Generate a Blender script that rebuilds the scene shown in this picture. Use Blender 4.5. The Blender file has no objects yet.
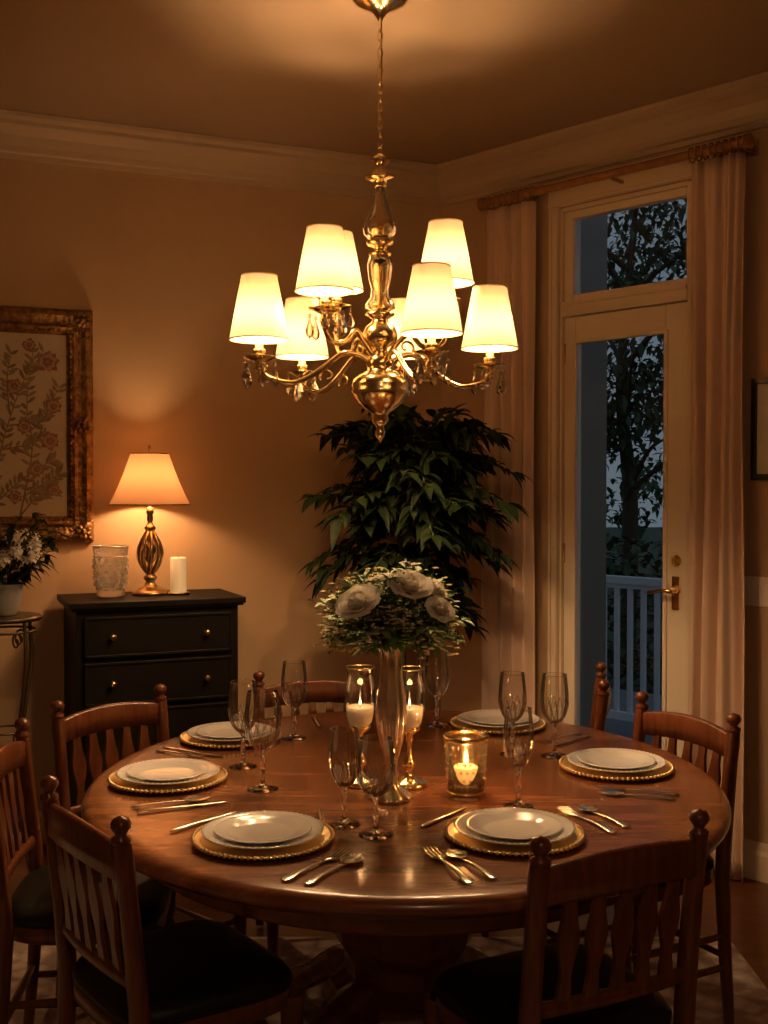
import bpy, math, random
from mathutils import Vector, Matrix, noise
R=random.Random(7)
pi=math.pi
# ------------------------------------------------------------------ materials
def nmat(name):
    m=bpy.data.materials.new(name); m.use_nodes=True
    nt=m.node_tree; b=nt.nodes['Principled BSDF']; return m,nt,b
def mat(name,col,rough=.5,metal=0,trans=0,ior=1.45,bump=None,col2=None,nscale=8,stretch=(1,1,1),emit=None,estr=0,detail=4,coat=0,sheen=0,lo=.35,hi=.65,spec=None):
    m,nt,b=nmat(name)
    b.inputs['Base Color'].default_value=(*col,1); b.inputs['Roughness'].default_value=rough
    b.inputs['Metallic'].default_value=metal; b.inputs['Transmission Weight'].default_value=trans; b.inputs['IOR'].default_value=ior
    if spec is not None: b.inputs['Specular IOR Level'].default_value=spec
    if coat: b.inputs['Coat Weight'].default_value=coat; b.inputs['Coat Roughness'].default_value=.12
    if sheen: b.inputs['Sheen Weight'].default_value=sheen
    if emit: b.inputs['Emission Color'].default_value=(*emit,1); b.inputs['Emission Strength'].default_value=estr
    tc=nt.nodes.new('ShaderNodeTexCoord'); mp=nt.nodes.new('ShaderNodeMapping'); mp.inputs['Scale'].default_value=stretch
    nt.links.new(tc.outputs['Object'],mp.inputs['Vector'])
    if col2:
        n=nt.nodes.new('ShaderNodeTexNoise'); n.inputs['Scale'].default_value=nscale; n.inputs['Detail'].default_value=detail
        nt.links.new(mp.outputs[0],n.inputs['Vector'])
        cr=nt.nodes.new('ShaderNodeValToRGB'); cr.color_ramp.elements[0].position=lo; cr.color_ramp.elements[1].position=hi
        cr.color_ramp.elements[0].color=(*col,1); cr.color_ramp.elements[1].color=(*col2,1)
        nt.links.new(n.outputs['Fac'],cr.inputs[0]); nt.links.new(cr.outputs[0],b.inputs['Base Color'])
    if bump:
        n=nt.nodes.new('ShaderNodeTexNoise'); n.inputs['Scale'].default_value=bump[0]; n.inputs['Detail'].default_value=3
        nt.links.new(mp.outputs[0],n.inputs['Vector'])
        bp=nt.nodes.new('ShaderNodeBump'); bp.inputs['Strength'].default_value=bump[1]; bp.inputs['Distance'].default_value=bump[2] if len(bump)>2 else .005
        nt.links.new(n.outputs['Fac'],bp.inputs['Height']); nt.links.new(bp.outputs[0],b.inputs['Normal'])
    return m
def thin_glass(name,tint=(1,1,1),rough=.02,base=.06):
    m=bpy.data.materials.new(name); m.use_nodes=True; nt=m.node_tree; nt.nodes.clear()
    o=nt.nodes.new('ShaderNodeOutputMaterial'); mx=nt.nodes.new('ShaderNodeMixShader')
    t=nt.nodes.new('ShaderNodeBsdfTransparent'); t.inputs[0].default_value=(*tint,1)
    g=nt.nodes.new('ShaderNodeBsdfGlossy'); g.inputs['Roughness'].default_value=rough
    lw=nt.nodes.new('ShaderNodeLayerWeight'); lw.inputs[0].default_value=.25
    ma=nt.nodes.new('ShaderNodeMath'); ma.operation='MULTIPLY_ADD'; ma.inputs[1].default_value=.8; ma.inputs[2].default_value=base
    nt.links.new(lw.outputs['Fresnel'],ma.inputs[0]); nt.links.new(ma.outputs[0],mx.inputs[0])
    nt.links.new(t.outputs[0],mx.inputs[1]); nt.links.new(g.outputs[0],mx.inputs[2]); nt.links.new(mx.outputs[0],o.inputs[0])
    return m
def shade_mat(name,col,emit,estr,tw=.6,tcol=None,ns=400):
    m=bpy.data.materials.new(name); m.use_nodes=True; nt=m.node_tree; nt.nodes.clear()
    o=nt.nodes.new('ShaderNodeOutputMaterial'); mx=nt.nodes.new('ShaderNodeMixShader'); mx.inputs[0].default_value=tw
    d=nt.nodes.new('ShaderNodeBsdfDiffuse'); d.inputs[0].default_value=(*col,1)
    t=nt.nodes.new('ShaderNodeBsdfTranslucent'); t.inputs[0].default_value=(*(tcol or col),1)
    ad=nt.nodes.new('ShaderNodeAddShader'); e=nt.nodes.new('ShaderNodeEmission'); e.inputs[0].default_value=(*emit,1); e.inputs[1].default_value=estr
    tc=nt.nodes.new('ShaderNodeTexCoord'); w=nt.nodes.new('ShaderNodeTexNoise'); w.inputs['Scale'].default_value=ns
    bp=nt.nodes.new('ShaderNodeBump'); bp.inputs['Strength'].default_value=.15; bp.inputs['Distance'].default_value=.001
    nt.links.new(tc.outputs['Object'],w.inputs['Vector']); nt.links.new(w.outputs['Fac'],bp.inputs['Height'])
    nt.links.new(bp.outputs[0],d.inputs['Normal'])
    nt.links.new(d.outputs[0],mx.inputs[1]); nt.links.new(t.outputs[0],mx.inputs[2])
    if estr>0:
        nt.links.new(mx.outputs[0],ad.inputs[0]); nt.links.new(e.outputs[0],ad.inputs[1]); nt.links.new(ad.outputs[0],o.inputs[0])
    else: nt.links.new(mx.outputs[0],o.inputs[0])
    return m

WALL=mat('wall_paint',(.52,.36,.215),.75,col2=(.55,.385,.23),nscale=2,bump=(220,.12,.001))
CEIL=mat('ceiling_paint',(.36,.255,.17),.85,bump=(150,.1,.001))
CROWN=mat('crown_paint',(.50,.385,.27),.5,bump=(60,.05,.001))
TRIM=mat('trim_paint',(.80,.68,.53),.4,bump=(60,.05,.001))
DOORP=mat('door_paint',(.82,.72,.58),.38,bump=(60,.05,.001))
BRASS=mat('polished_brass',(1.0,.80,.42),.18,1,bump=(30,.08,.002))
DBRASS=mat('antique_brass',(.66,.49,.24),.3,1,col2=(.32,.2,.09),nscale=30)
SILVER=mat('silver_flatware',(.95,.90,.80),.2,1,bump=(120,.04,.001))
GLASS=mat('crystal_glass',(1,1,1),.0,0,1,1.47)
CRYST=thin_glass('cut_crystal',(1,.98,.95),.03,.38)
CUTC=mat('cut_vase_crystal',(1,.97,.92),.06,0,.85,1.5,bump=(90,.9,.006))
AMBER=mat('amber_crystal',(1,.82,.50),.02,0,.92,1.5,bump=(25,.3,.004))
TGLASS=thin_glass('thin_clear_glass',base=.07); WGLASS=thin_glass('wine_glass_bowl',(.98,.98,.98),.015,.12); PANE=thin_glass('window_pane_glass',(.92,.95,.95),.01,.015)
VOTG=thin_glass('textured_votive_glass',(1,.9,.75),.12,.18)
CHERRY=mat('cherry_wood_chair',(.12,.034,.013),.28,col2=(.20,.064,.025),nscale=9,stretch=(6,6,1),coat=.35)
BLACKW=mat('black_lacquer_wood',(.004,.003,.0025),.5,col2=(.007,.005,.004),nscale=12,spec=.2)
LEATHER=mat('black_leather',(.007,.006,.006),.5,bump=(180,.3,.002))
CHINA=mat('ivory_china',(.96,.95,.93),.18,coat=.5,bump=(40,.05,.001))
GOLDP=mat('gold_charger',(.98,.75,.40),.38,1,bump=(160,.6,.002))
SHADE=shade_mat('cream_fabric_shade',(.85,.72,.50),(1,.62,.25),.05,.45,(.185,.148,.10))
SHADE2=shade_mat('orange_fabric_shade',(.7,.42,.24),(1,.40,.13),.04,.4,(.25,.135,.07))
TRIMF=mat('shade_trim',(.5,.32,.16),.7,emit=(1,.5,.16),estr=.15)
WAX=mat('candle_wax',(.80,.68,.50),.5,emit=(1,.6,.25),estr=.05)
WAXV=mat('votive_wax',(.88,.78,.60),.5,emit=(1,.6,.25),estr=.20)
FLAME=mat('flame',(1,.7,.3),.5,emit=(1,.62,.25),estr=10)
BULB=mat('candle_sleeve',(.9,.8,.6),.5,emit=(1,.65,.3),estr=.6)
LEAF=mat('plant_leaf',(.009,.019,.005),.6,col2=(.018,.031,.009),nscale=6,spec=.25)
STEMG=mat('flower_stem',(.08,.13,.03),.5,col2=(.13,.18,.06),nscale=20)
LEAF2=mat('bouquet_leaf',(.14,.27,.07),.5,col2=(.25,.38,.12),nscale=30)
BARK=mat('plant_trunk',(.08,.05,.025),.8,bump=(50,.5,.005))
PETAL=shade_mat('ivory_rose_petal',(.99,.97,.93),(1,1,1),0,.32,(.97,.90,.76),60)
BUD=shade_mat('small_blossom',(.95,.88,.82),(1,1,1),0,.25,(.9,.75,.68),60)
YEL=shade_mat('yellow_blossom',(.97,.85,.52),(1,1,1),0,.25,(.9,.75,.4),60)
POT=mat('ceramic_pot',(.12,.08,.05),.35,bump=(20,.2,.004))
POTW=mat('pale_ceramic_pot',(.30,.30,.29),.4,bump=(50,.4,.003))
SOIL=mat('potting_soil',(.03,.02,.012),.9,bump=(60,.8,.01))
IRON=mat('wrought_iron_bronze',(.12,.085,.05),.4,.8)
VASEM=mat('champagne_mercury_glass',(.98,.80,.64),.2,.8,bump=(35,.45,.004))
GILT=mat('gilt_frame',(.17,.085,.03),.35,.65,col2=(.36,.2,.07),nscale=35,bump=(55,1.0,.012))
LINEN=mat('art_linen',(.58,.51,.40),.8,col2=(.64,.57,.46),nscale=4)
ART1=mat('art_branch_paint',(.20,.14,.09),.8); ART2=mat('art_red_paint',(.22,.09,.08),.8,col2=(.34,.19,.15),nscale=30)
ART3=mat('art_olive_paint',(.26,.23,.15),.8); ART4=mat('art_pale_paint',(.44,.33,.25),.8)
BLKF=mat('black_picture_frame',(.012,.01,.01),.35); MATB=mat('picture_mat_board',(.76,.70,.6),.8,col2=(.72,.66,.56),nscale=3)
SWITCH=mat('switch_plate_plastic',(.82,.76,.66),.35)
RODW=mat('rod_wood',(.28,.13,.05),.35,col2=(.40,.20,.08),nscale=10,stretch=(2,2,2))
PORCHW=mat('porch_white_paint',(.80,.79,.80),.6); PORCHG=mat('porch_column_paint',(.36,.35,.33),.6)
DECK=mat('porch_deck',(.16,.17,.18),.7,col2=(.2,.2,.2),nscale=4,stretch=(1,20,1))
TREEL=mat('tree_leaves',(.055,.09,.04),.7,col2=(.09,.13,.06),nscale=3); GRASS=mat('lawn',(.04,.06,.025),.9,col2=(.05,.07,.03),nscale=3)
DIFFU=mat('fill_lamp_diffuser',(.9,.8,.65),.4,emit=(1,.6,.3),estr=1.0)  # glowing dome of the added fill lamp

def curtain_mat():
    m,nt,b=nmat('linen_curtain'); b.inputs['Base Color'].default_value=(.72,.53,.41,1); b.inputs['Roughness'].default_value=.85
    b.inputs['Sheen Weight'].default_value=.2
    tc=nt.nodes.new('ShaderNodeTexCoord'); mp=nt.nodes.new('ShaderNodeMapping'); mp.inputs['Scale'].default_value=(300,300,60)
    n=nt.nodes.new('ShaderNodeTexNoise'); n.inputs['Scale'].default_value=1; bp=nt.nodes.new('ShaderNodeBump'); bp.inputs['Strength'].default_value=.3; bp.inputs['Distance'].default_value=.002
    nt.links.new(tc.outputs['Object'],mp.inputs[0]); nt.links.new(mp.outputs[0],n.inputs['Vector']); nt.links.new(n.outputs['Fac'],bp.inputs['Height']); nt.links.new(bp.outputs[0],b.inputs['Normal'])
    return m
CURT=curtain_mat()
def table_wood():
    m,nt,b=nmat('table_wood'); L=nt.links.new
    tc=nt.nodes.new('ShaderNodeTexCoord'); mp=nt.nodes.new('ShaderNodeMapping'); mp.inputs['Scale'].default_value=(1.2,9,6)
    n=nt.nodes.new('ShaderNodeTexNoise'); n.inputs['Scale'].default_value=2.2; n.inputs['Detail'].default_value=8; n.inputs['Distortion'].default_value=.6
    L(tc.outputs['Object'],mp.inputs[0]); L(mp.outputs[0],n.inputs['Vector'])
    cr=nt.nodes.new('ShaderNodeValToRGB'); cr.color_ramp.elements[0].position=.3; cr.color_ramp.elements[1].position=.72
    cr.color_ramp.elements[0].color=(.19,.06,.021,1); cr.color_ramp.elements[1].color=(.44,.17,.062,1)
    L(n.outputs['Fac'],cr.inputs[0])
    mp2=nt.nodes.new('ShaderNodeMapping'); mp2.inputs['Scale'].default_value=(4,160,40); n2=nt.nodes.new('ShaderNodeTexNoise'); n2.inputs['Scale'].default_value=1; n2.inputs['Detail'].default_value=3
    L(tc.outputs['Object'],mp2.inputs[0]); L(mp2.outputs[0],n2.inputs['Vector'])
    mx=nt.nodes.new('ShaderNodeMix'); mx.data_type='RGBA'; mx.blend_type='MULTIPLY'; mx.inputs[0].default_value=.5
    L(cr.outputs[0],mx.inputs[6]); L(n2.outputs['Fac'],mx.inputs[7]); L(mx.outputs[2],b.inputs['Base Color'])
    b.inputs['Roughness'].default_value=.27; b.inputs['Coat Weight'].default_value=.4; b.inputs['Coat Roughness'].default_value=.12
    bp=nt.nodes.new('ShaderNodeBump'); bp.inputs['Strength'].default_value=.08; bp.inputs['Distance'].default_value=.002
    L(n2.outputs['Fac'],bp.inputs['Height']); L(bp.outputs[0],b.inputs['Normal'])
    return m
TABLEW=table_wood()
def floor_mat():
    m,nt,b=nmat('hardwood_floor'); L=nt.links.new
    tc=nt.nodes.new('ShaderNodeTexCoord'); mp=nt.nodes.new('ShaderNodeMapping'); mp.inputs['Rotation'].default_value=(0,0,math.radians(23))
    br=nt.nodes.new('ShaderNodeTexBrick'); br.inputs['Scale'].default_value=1; br.inputs['Brick Width'].default_value=1.1; br.inputs['Row Height'].default_value=.09
    br.inputs['Mortar Size'].default_value=.002; br.inputs['Color1'].default_value=(.15,.052,.02,1); br.inputs['Color2'].default_value=(.09,.03,.012,1); br.inputs['Mortar'].default_value=(.01,.004,.002,1)
    L(tc.outputs['Object'],mp.inputs[0]); L(mp.outputs[0],br.inputs['Vector']); L(br.outputs['Color'],b.inputs['Base Color']); b.inputs['Roughness'].default_value=.28
    return m
FLOORM=floor_mat()
def rug_mat():
    m,nt,b=nmat('woven_rug'); L=nt.links.new
    tc=nt.nodes.new('ShaderNodeTexCoord')
    v=nt.nodes.new('ShaderNodeTexVoronoi'); v.inputs['Scale'].default_value=13; n=nt.nodes.new('ShaderNodeTexNoise'); n.inputs['Scale'].default_value=22; n.inputs['Detail'].default_value=6
    L(tc.outputs['Object'],v.inputs['Vector']); L(tc.outputs['Object'],n.inputs['Vector'])
    ad=nt.nodes.new('ShaderNodeMath'); ad.operation='MULTIPLY'; L(v.outputs['Distance'],ad.inputs[0]); L(n.outputs['Fac'],ad.inputs[1])
    cr=nt.nodes.new('ShaderNodeValToRGB'); cr.color_ramp.elements[0].position=.06; cr.color_ramp.elements[1].position=.34
    cr.color_ramp.elements[0].color=(.80,.72,.66,1); cr.color_ramp.elements[1].color=(.36,.27,.23,1)
    L(ad.outputs[0],cr.inputs[0]); L(cr.outputs[0],b.inputs['Base Color']); b.inputs['Roughness'].default_value=.95
    n2=nt.nodes.new('ShaderNodeTexNoise'); n2.inputs['Scale'].default_value=250; L(tc.outputs['Object'],n2.inputs['Vector'])
    bp=nt.nodes.new('ShaderNodeBump'); bp.inputs['Strength'].default_value=.6; bp.inputs['Distance'].default_value=.004; L(n2.outputs['Fac'],bp.inputs['Height']); L(bp.outputs[0],b.inputs['Normal'])
    return m
RUGM=rug_mat()

# ------------------------------------------------------------------ mesh builder
class MB:
    def __init__(s): s.v=[]; s.f=[]; s.m=[]; s.sm=[]; s.mats=[]; s.T=Matrix.Identity(4)
    def mi(s,m):
        if m not in s.mats: s.mats.append(m)
        return s.mats.index(m)
    def add(s,vs,fs,m,smooth=True):
        b=len(s.v); i=s.mi(m); T=s.T
        s.v.extend([T@Vector(p) for p in vs])
        for f in fs: s.f.append([b+k for k in f]); s.m.append(i); s.sm.append(smooth)
    def box(s,a,b,m,bev=0):
        x0,y0,z0=a; x1,y1,z1=b
        vs=[(x0,y0,z0),(x1,y0,z0),(x1,y1,z0),(x0,y1,z0),(x0,y0,z1),(x1,y0,z1),(x1,y1,z1),(x0,y1,z1)]
        s.add(vs,[(0,3,2,1),(4,5,6,7),(0,1,5,4),(1,2,6,5),(2,3,7,6),(3,0,4,7)],m,False)
    def loft(s,rings,m,cap=True,smooth=True,closed=True):
        n=len(rings[0]); vs=[p for r in rings for p in r]; fs=[]
        for i in range(len(rings)-1):
            for j in range(n if closed else n-1):
                k=(j+1)%n; fs.append((i*n+j,i*n+k,(i+1)*n+k,(i+1)*n+j))
        s.add(vs,fs,m,smooth)
        if cap:
            s.add(rings[0],[tuple(reversed(range(n)))],m,False); s.add(rings[-1],[tuple(range(n))],m,False)
    def lathe(s,prof,m,c=(0,0,0),seg=24,smooth=True,sx=1,sy=1,rib=0,nrib=0):
        rings=[]
        for r,z in prof:
            rings.append([(c[0]+sx*r*(1+rib*math.cos(nrib*2*pi*j/seg))*math.cos(2*pi*j/seg),c[1]+sy*r*(1+rib*math.cos(nrib*2*pi*j/seg))*math.sin(2*pi*j/seg),c[2]+z) for j in range(seg)])
        s.loft(rings,m,False,smooth)
    def tube(s,path,rad,m,seg=8,cap=True):
        P=[Vector(p) for p in path]; n=len(P)
        if not isinstance(rad,(list,tuple)): rad=[rad]*n
        rings=[]; up=None
        for i in range(n):
            t=(P[min(i+1,n-1)]-P[max(i-1,0)]); t=t.normalized() if t.length>1e-9 else Vector((0,0,1))
            if up is None:
                up=Vector((0,0,1)) if abs(t.z)<.9 else Vector((1,0,0))
            a=t.cross(up)
            if a.length<1e-6: a=t.cross(Vector((0,1,0)))
            a.normalize(); b=a.cross(t).normalized(); up=b
            rings.append([P[i]+rad[i]*(math.cos(2*pi*j/seg)*a+math.sin(2*pi*j/seg)*b) for j in range(seg)])
        s.loft(rings,m,cap)
    def sphere(s,c,r,m,seg=10,rg=6,sz=1):
        pr=[(max(1e-4,r*math.sin(pi*i/rg)),-r*sz*math.cos(pi*i/rg)) for i in range(rg+1)]
        s.lathe(pr,m,c,seg)
    def leaf(s,base,d,up,L,W,m,droop=.3,n=4):
        d=Vector(d).normalized(); sd=d.cross(Vector(up)); 
        if sd.length<1e-3: sd=d.cross(Vector((1,0,.1)))
        sd.normalize(); nn=sd.cross(d).normalized(); vs=[]; fs=[]
        for i in range(n+1):
            t=i/n; w=W*.5*math.sin(pi*min(1,t*.96+.04)**.8)*(1 if t<1 else 0)
            c=Vector(base)+d*L*t*(1-.15*droop*t)-Vector((0,0,1))*L*droop*t*t
            vs+= [c-sd*w+nn*w*.35, c, c+sd*w+nn*w*.35]
        for i in range(n):
            k=i*3; fs+=[(k,k+1,k+4,k+3),(k+1,k+2,k+5,k+4)]
        s.add(vs,fs,m,True)
    def mesh(s,name):
        me=bpy.data.meshes.new(name); me.from_pydata([tuple(p) for p in s.v],[],s.f)
        for m in s.mats: me.materials.append(m)
        me.polygons.foreach_set('material_index',s.m); me.polygons.foreach_set('use_smooth',s.sm); me.update(); return me
    def obj(s,name,loc=(0,0,0),rz=0,bevel=0):
        o=bpy.data.objects.new(name,s.mesh(name)); bpy.context.collection.objects.link(o); o.location=loc; o.rotation_euler=(0,0,rz)
        if bevel:
            b=o.modifiers.new('bevel','BEVEL'); b.width=bevel; b.segments=2; b.limit_method='ANGLE'; b.angle_limit=math.radians(50)
        return o
def inst(name,me,loc,rz=0,sc=(1,1,1)):
    o=bpy.data.objects.new(name,me); bpy.context.collection.objects.link(o); o.location=loc; o.rotation_euler=(0,0,rz); o.scale=sc; return o
def cr(pts,n=8):
    P=[Vector(p) for p in pts]; P=[2*P[0]-P[1]]+P+[2*P[-1]-P[-2]]; out=[]
    for i in range(1,len(P)-2):
        for k in range(n):
            t=k/n; a,b,c,d=P[i-1],P[i],P[i+1],P[i+2]
            out.append(.5*((2*b)+(c-a)*t+(2*a-5*b+4*c-d)*t*t+(3*b-a-3*c+d)*t**3))
    out.append(P[-2]); return out
def plight(name,loc,power,col,rad,parent):
    l=bpy.data.lights.new(name,'POINT'); l.energy=power; l.color=col; l.shadow_soft_size=rad
    o=bpy.data.objects.new(name,l); bpy.context.collection.objects.link(o); o.parent=parent; o.location=loc
    return o
WARM=(1,.59,.275); 

# ------------------------------------------------------------------ room
CZ=3.10
O=Vector((.284,5.486,0)); eR=Vector((.7071,-.7071,0)); nR=Vector((-.7071,-.7071,0))
eL=Vector((-.921,-.3896,0)); nL=Vector((.3896,-.921,0))
def frame(e,n):   # local x=u, y=v(into room), z
    return Matrix(((e.x,n.x,0,O.x),(e.y,n.y,0,O.y),(0,0,1,0),(0,0,0,1)))
FR=frame(eR,nR); FL=frame(eL,nL)
def wobj(F,name,boxes,m,bevel=0):
    b=MB(); b.T=F
    for bx in boxes: b.box((bx[0],bx[2],bx[4]),(bx[1],bx[3],bx[5]),bx[6] if len(bx)>6 else m)
    return b.obj(name,bevel=bevel)
LR=6.5; LL=4.0
D0,D1,DT=.72,1.42,2.80
wobj(FR,'wall_right',[(-.0,D0,-.15,0,0,CZ),(D1,LR,-.15,0,0,CZ),(D0,D1,-.15,0,DT,CZ)],WALL)
wobj(FL,'wall_left',[(-.12,LL,-.15,0,0,CZ)],WALL)
A=O+eL*LL; B=O+eR*LR
poly=[O,A,Vector((A.x,-1.6,0)),Vector((B.x,-1.6,0)),B]
b=MB(); c=Vector((.5,2,0))
pp=[c+(p-c)*1.03 for p in poly]
b.add([(p.x,p.y,0) for p in pp],[tuple(range(5))],FLOORM,False); b.add([(p.x,p.y,-.05) for p in pp],[tuple(range(5))],FLOORM,False); b.obj('floor')
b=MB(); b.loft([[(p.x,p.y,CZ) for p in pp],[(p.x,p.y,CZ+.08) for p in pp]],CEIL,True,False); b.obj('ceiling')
b=MB(); b.box((A.x-.15,-1.6,0),(A.x,A.y,CZ),WALL); b.obj('wall_west')
b=MB(); b.box((A.x-.15,-1.75,0),(B.x+.15,-1.6,CZ),WALL); b.obj('wall_south')
b=MB(); b.box((B.x,-1.6,0),(B.x+.15,B.y+.15,CZ),WALL); b.obj('wall_east')
cot=.674
def moulding(name,F,prof,L,m,u0=None):
    b=MB(); b.T=F
    r0=[((v*cot if u0 is None else u0),v,z) for v,z in prof]; r1=[(L,v,z) for v,z in prof]
    b.loft([r0,r1],m,True,False); return b.obj(name)
crown=[(0,CZ-.165),(.012,CZ-.165),(.014,CZ-.145),(.024,CZ-.138),(.030,CZ-.115),(.052,CZ-.078),(.085,CZ-.052),(.098,CZ-.046),(.100,CZ-.030),(.122,CZ-.018),(.128,CZ-.002),(0,CZ-.002)]
moulding('trim_1',FR,crown,LR,CROWN); moulding('trim_2',FL,crown,LL,CROWN)
base=[(0,0),(.022,0),(.022,.10),(.014,.118),(.010,.145),(0,.148)]
moulding('baseboard_left',FL,base,LL,TRIM); moulding('baseboard_right',FR,base,LR,TRIM,u0=1.50)
moulding('baseboard_corner',FR,base,.67,TRIM)

# door unit -------------------------------------------------------
b=MB(); b.T=FR
for (u0,u1,z0,z1) in [(.676,.718,0,2.80),(1.425,1.50,0,2.80)]:
    b.box((u0,0,z0),(u1,.018,z1),TRIM); b.box((u0,.018,z0),(u0+.014,.028,z1),TRIM); b.box((u1-.012,.018,z0),(u1,.024,z1),TRIM)
b.box((.668,0,2.80),(1.51,.022,2.885),TRIM); b.box((.66,0,2.885),(1.52,.04,2.91),TRIM); b.box((.672,.018,2.80),(1.505,.03,2.815),TRIM)
b.obj('trim_3',bevel=.003)
b=MB(); b.T=FR
b.box((.7205,-.145,0),(.730,-.002,2.795),TRIM); b.box((1.352,-.145,0),(1.4195,-.01,2.795),TRIM)
b.box((.730,-.145,2.31),(1.352,-.004,2.375),TRIM); b.box((.730,-.145,2.78),(1.352,-.01,2.7985),TRIM); b.box((.730,-.03,2.36),(1.352,.004,2.372),TRIM)
b.box((.730,-.145,-.0),(1.352,-.01,.012),DBRASS)
b.obj('door_frame')
b=MB(); b.T=FR
b.box((.731,-.07,2.376),(.775,-.02,2.779),DOORP); b.box((1.340,-.07,2.376),(1.3515,-.02,2.779),DOORP)
b.box((.775,-.07,2.376),(1.340,-.02,2.405),DOORP); b.box((.775,-.07,2.745),(1.340,-.02,2.779),DOORP); b.box((.77,-.048,2.40),(1.345,-.042,2.75),PANE)
b.obj('window_1',bevel=.003)
b=MB(); b.T=FR
u0,u1,g0,g1=.733,1.349,.792,1.248
b.box((u0,-.065,.015),(g0,-.02,2.306),DOORP); b.box((g1,-.065,.015),(u1,-.02,2.306),DOORP)
b.box((g0,-.065,.015),(g1,-.02,.28),DOORP); b.box((g0,-.065,2.19),(g1,-.02,2.306),DOORP)
b.box((g0-.004,-.046,.276),(g1+.004,-.040,2.194),PANE)
for (a0,a1,z0,z1) in [(g0-.012,g0+.006,.27,2.2),(g1-.006,g1+.012,.27,2.2),(g0,g1,.27,.286),(g0,g1,2.184,2.2)]: b.box((a0,-.025,z0),(a1,-.010,z1),DOORP)
hu=1.302
def yl(b,prof,c,seg=16):
    rings=[[ (c[0]+r*math.cos(2*pi*j/seg),c[1]+h,c[2]+r*math.sin(2*pi*j/seg)) for j in range(seg)] for r,h in prof]; b.loft(rings,BRASS,True)
b.box((hu-.018,-.02,1.03),(hu+.018,-.013,1.17),BRASS)
yl(b,[(.024,0),(.024,.008),(.014,.012),(.010,.05)],(hu,-.02,1.11))
b.tube(cr([(hu,.028,1.11),(hu-.03,.032,1.112),(hu-.075,.030,1.105),(hu-.11,.026,1.10)],5),[.011]*4+[.008]*12,BRASS)
yl(b,[(.024,0),(.026,.006),(.018,.012),(.012,.018)],(hu,-.02,1.235)); b.box((hu-.004,-.002,1.222),(hu+.004,.012,1.248),BRASS)
for z in (.25,1.2,2.1): b.box((u0-.003,-.025,z),(u0+.006,-.014,z+.09),DBRASS)
b.obj('door_1',bevel=.002)

# curtain rod + curtains -----------------------------------------
b=MB(); b.T=FR; RZ=2.865; rv=.10; ra,rb=.365,1.655
b.tube([(ra,rv,RZ),(rb,rv,RZ)],.018,RODW,14)
for u,s in ((ra,-1),(rb,1)):
    rings=[[(u+s*d,rv+r*math.cos(2*pi*j/14),RZ+r*math.sin(2*pi*j/14)) for j in range(14)] for r,d in [(.018,-.005),(.028,0),(.028,.008),(.018,.012),(.030,.020),(.030,.024),(.018,.030),(.004,.032)]]
    b.loft(rings,RODW)
for u in (ra+.01,1.06,rb-.005):
    b.box((u-.012,.0,RZ-.03),(u+.012,.012,RZ+.03),DBRASS); b.box((u-.006,.01,RZ-.028),(u+.006,rv,RZ-.016),DBRASS)
for u0,u1,n in ((.395,.645,8),(1.43,1.635,8)):
    for i in range(n):
        u=u0+(u1-u0)*i/(n-1)
        b.tube([(u,rv+.028*math.cos(a),RZ+.028*math.sin(a)-.004) for a in [2*pi*k/16 for k in range(17)]],.0035,RODW,6)
b.obj('curtain_rod')
def curtain(u0,u1,seed,folds,flare):
    b=MB(); b.T=FR; rr=random.Random(seed); nu=120; nz=40; vs=[];fs=[]
    ph=[rr.uniform(0,6) for _ in range(4)]
    for i in range(nz+1):
        t=i/nz; z=RZ-.037-(RZ-.047)*t
        for j in range(nu+1):
            s=j/nu; mid=(u0+u1)/2; w=(u1-u0)*(1-.06*math.sin(pi*min(1,t*1.6))+flare*t)
            u=mid+(s-.5)*w+.006*math.sin(5*t+ph[0]+6*s)
            am=.024*(.5+.5*min(1,t*4)); 
            v=rv+am*math.sin(2*pi*folds*s+.5*math.sin(3*t+ph[1])+1.0*math.sin(2*pi*s+ph[2]))+.006*math.sin(2*pi*folds*2.3*s+ph[3]+2*t)+.004*math.sin(9*t+14*s+ph[1])
            vs.append((u,v,z))
    for i in range(nz):
        for j in range(nu):
            k=i*(nu+1)+j; fs.append((k,k+1,k+nu+2,k+nu+1))
    b.add(vs,fs,CURT)
    o=b.obj('curtain'); so=o.modifiers.new('thickness','SOLIDIFY'); so.thickness=.003; return o
curtain(.375,.640,3,3.6,.12); curtain(1.425,1.655,5,3.1,.10)

# right wall picture & switch -------------------------------------
b=MB(); b.T=FR
a0,a1,z0,z1=1.650,2.06,1.57,1.965
for q in [(a0,a1,z0,z0+.022),(a0,a1,z1-.022,z1),(a0,a0+.018,z0,z1),(a1-.022,a1,z0,z1)]: b.box((q[0],.001,q[2]),(q[1],.026,q[3]),BLKF)
b.box((a0+.017,.001,z0+.02),(a1-.02,.010,z1-.02),MATB); b.box((a0+.09,.010,z0+.09),(a1-.09,.012,z1-.09),LINEN)
b.obj('framed_print',bevel=.002)
b=MB(); b.T=FR
b.box((1.60,0,1.075),(1.775,.006,1.19),SWITCH)
for k in range(4):
    u=1.622+k*.044; b.box((u-.008+.0,.006,1.105),(u+.024-.008,.010,1.16),SWITCH)
b.obj('light_switch_plate',bevel=.0015)

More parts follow.
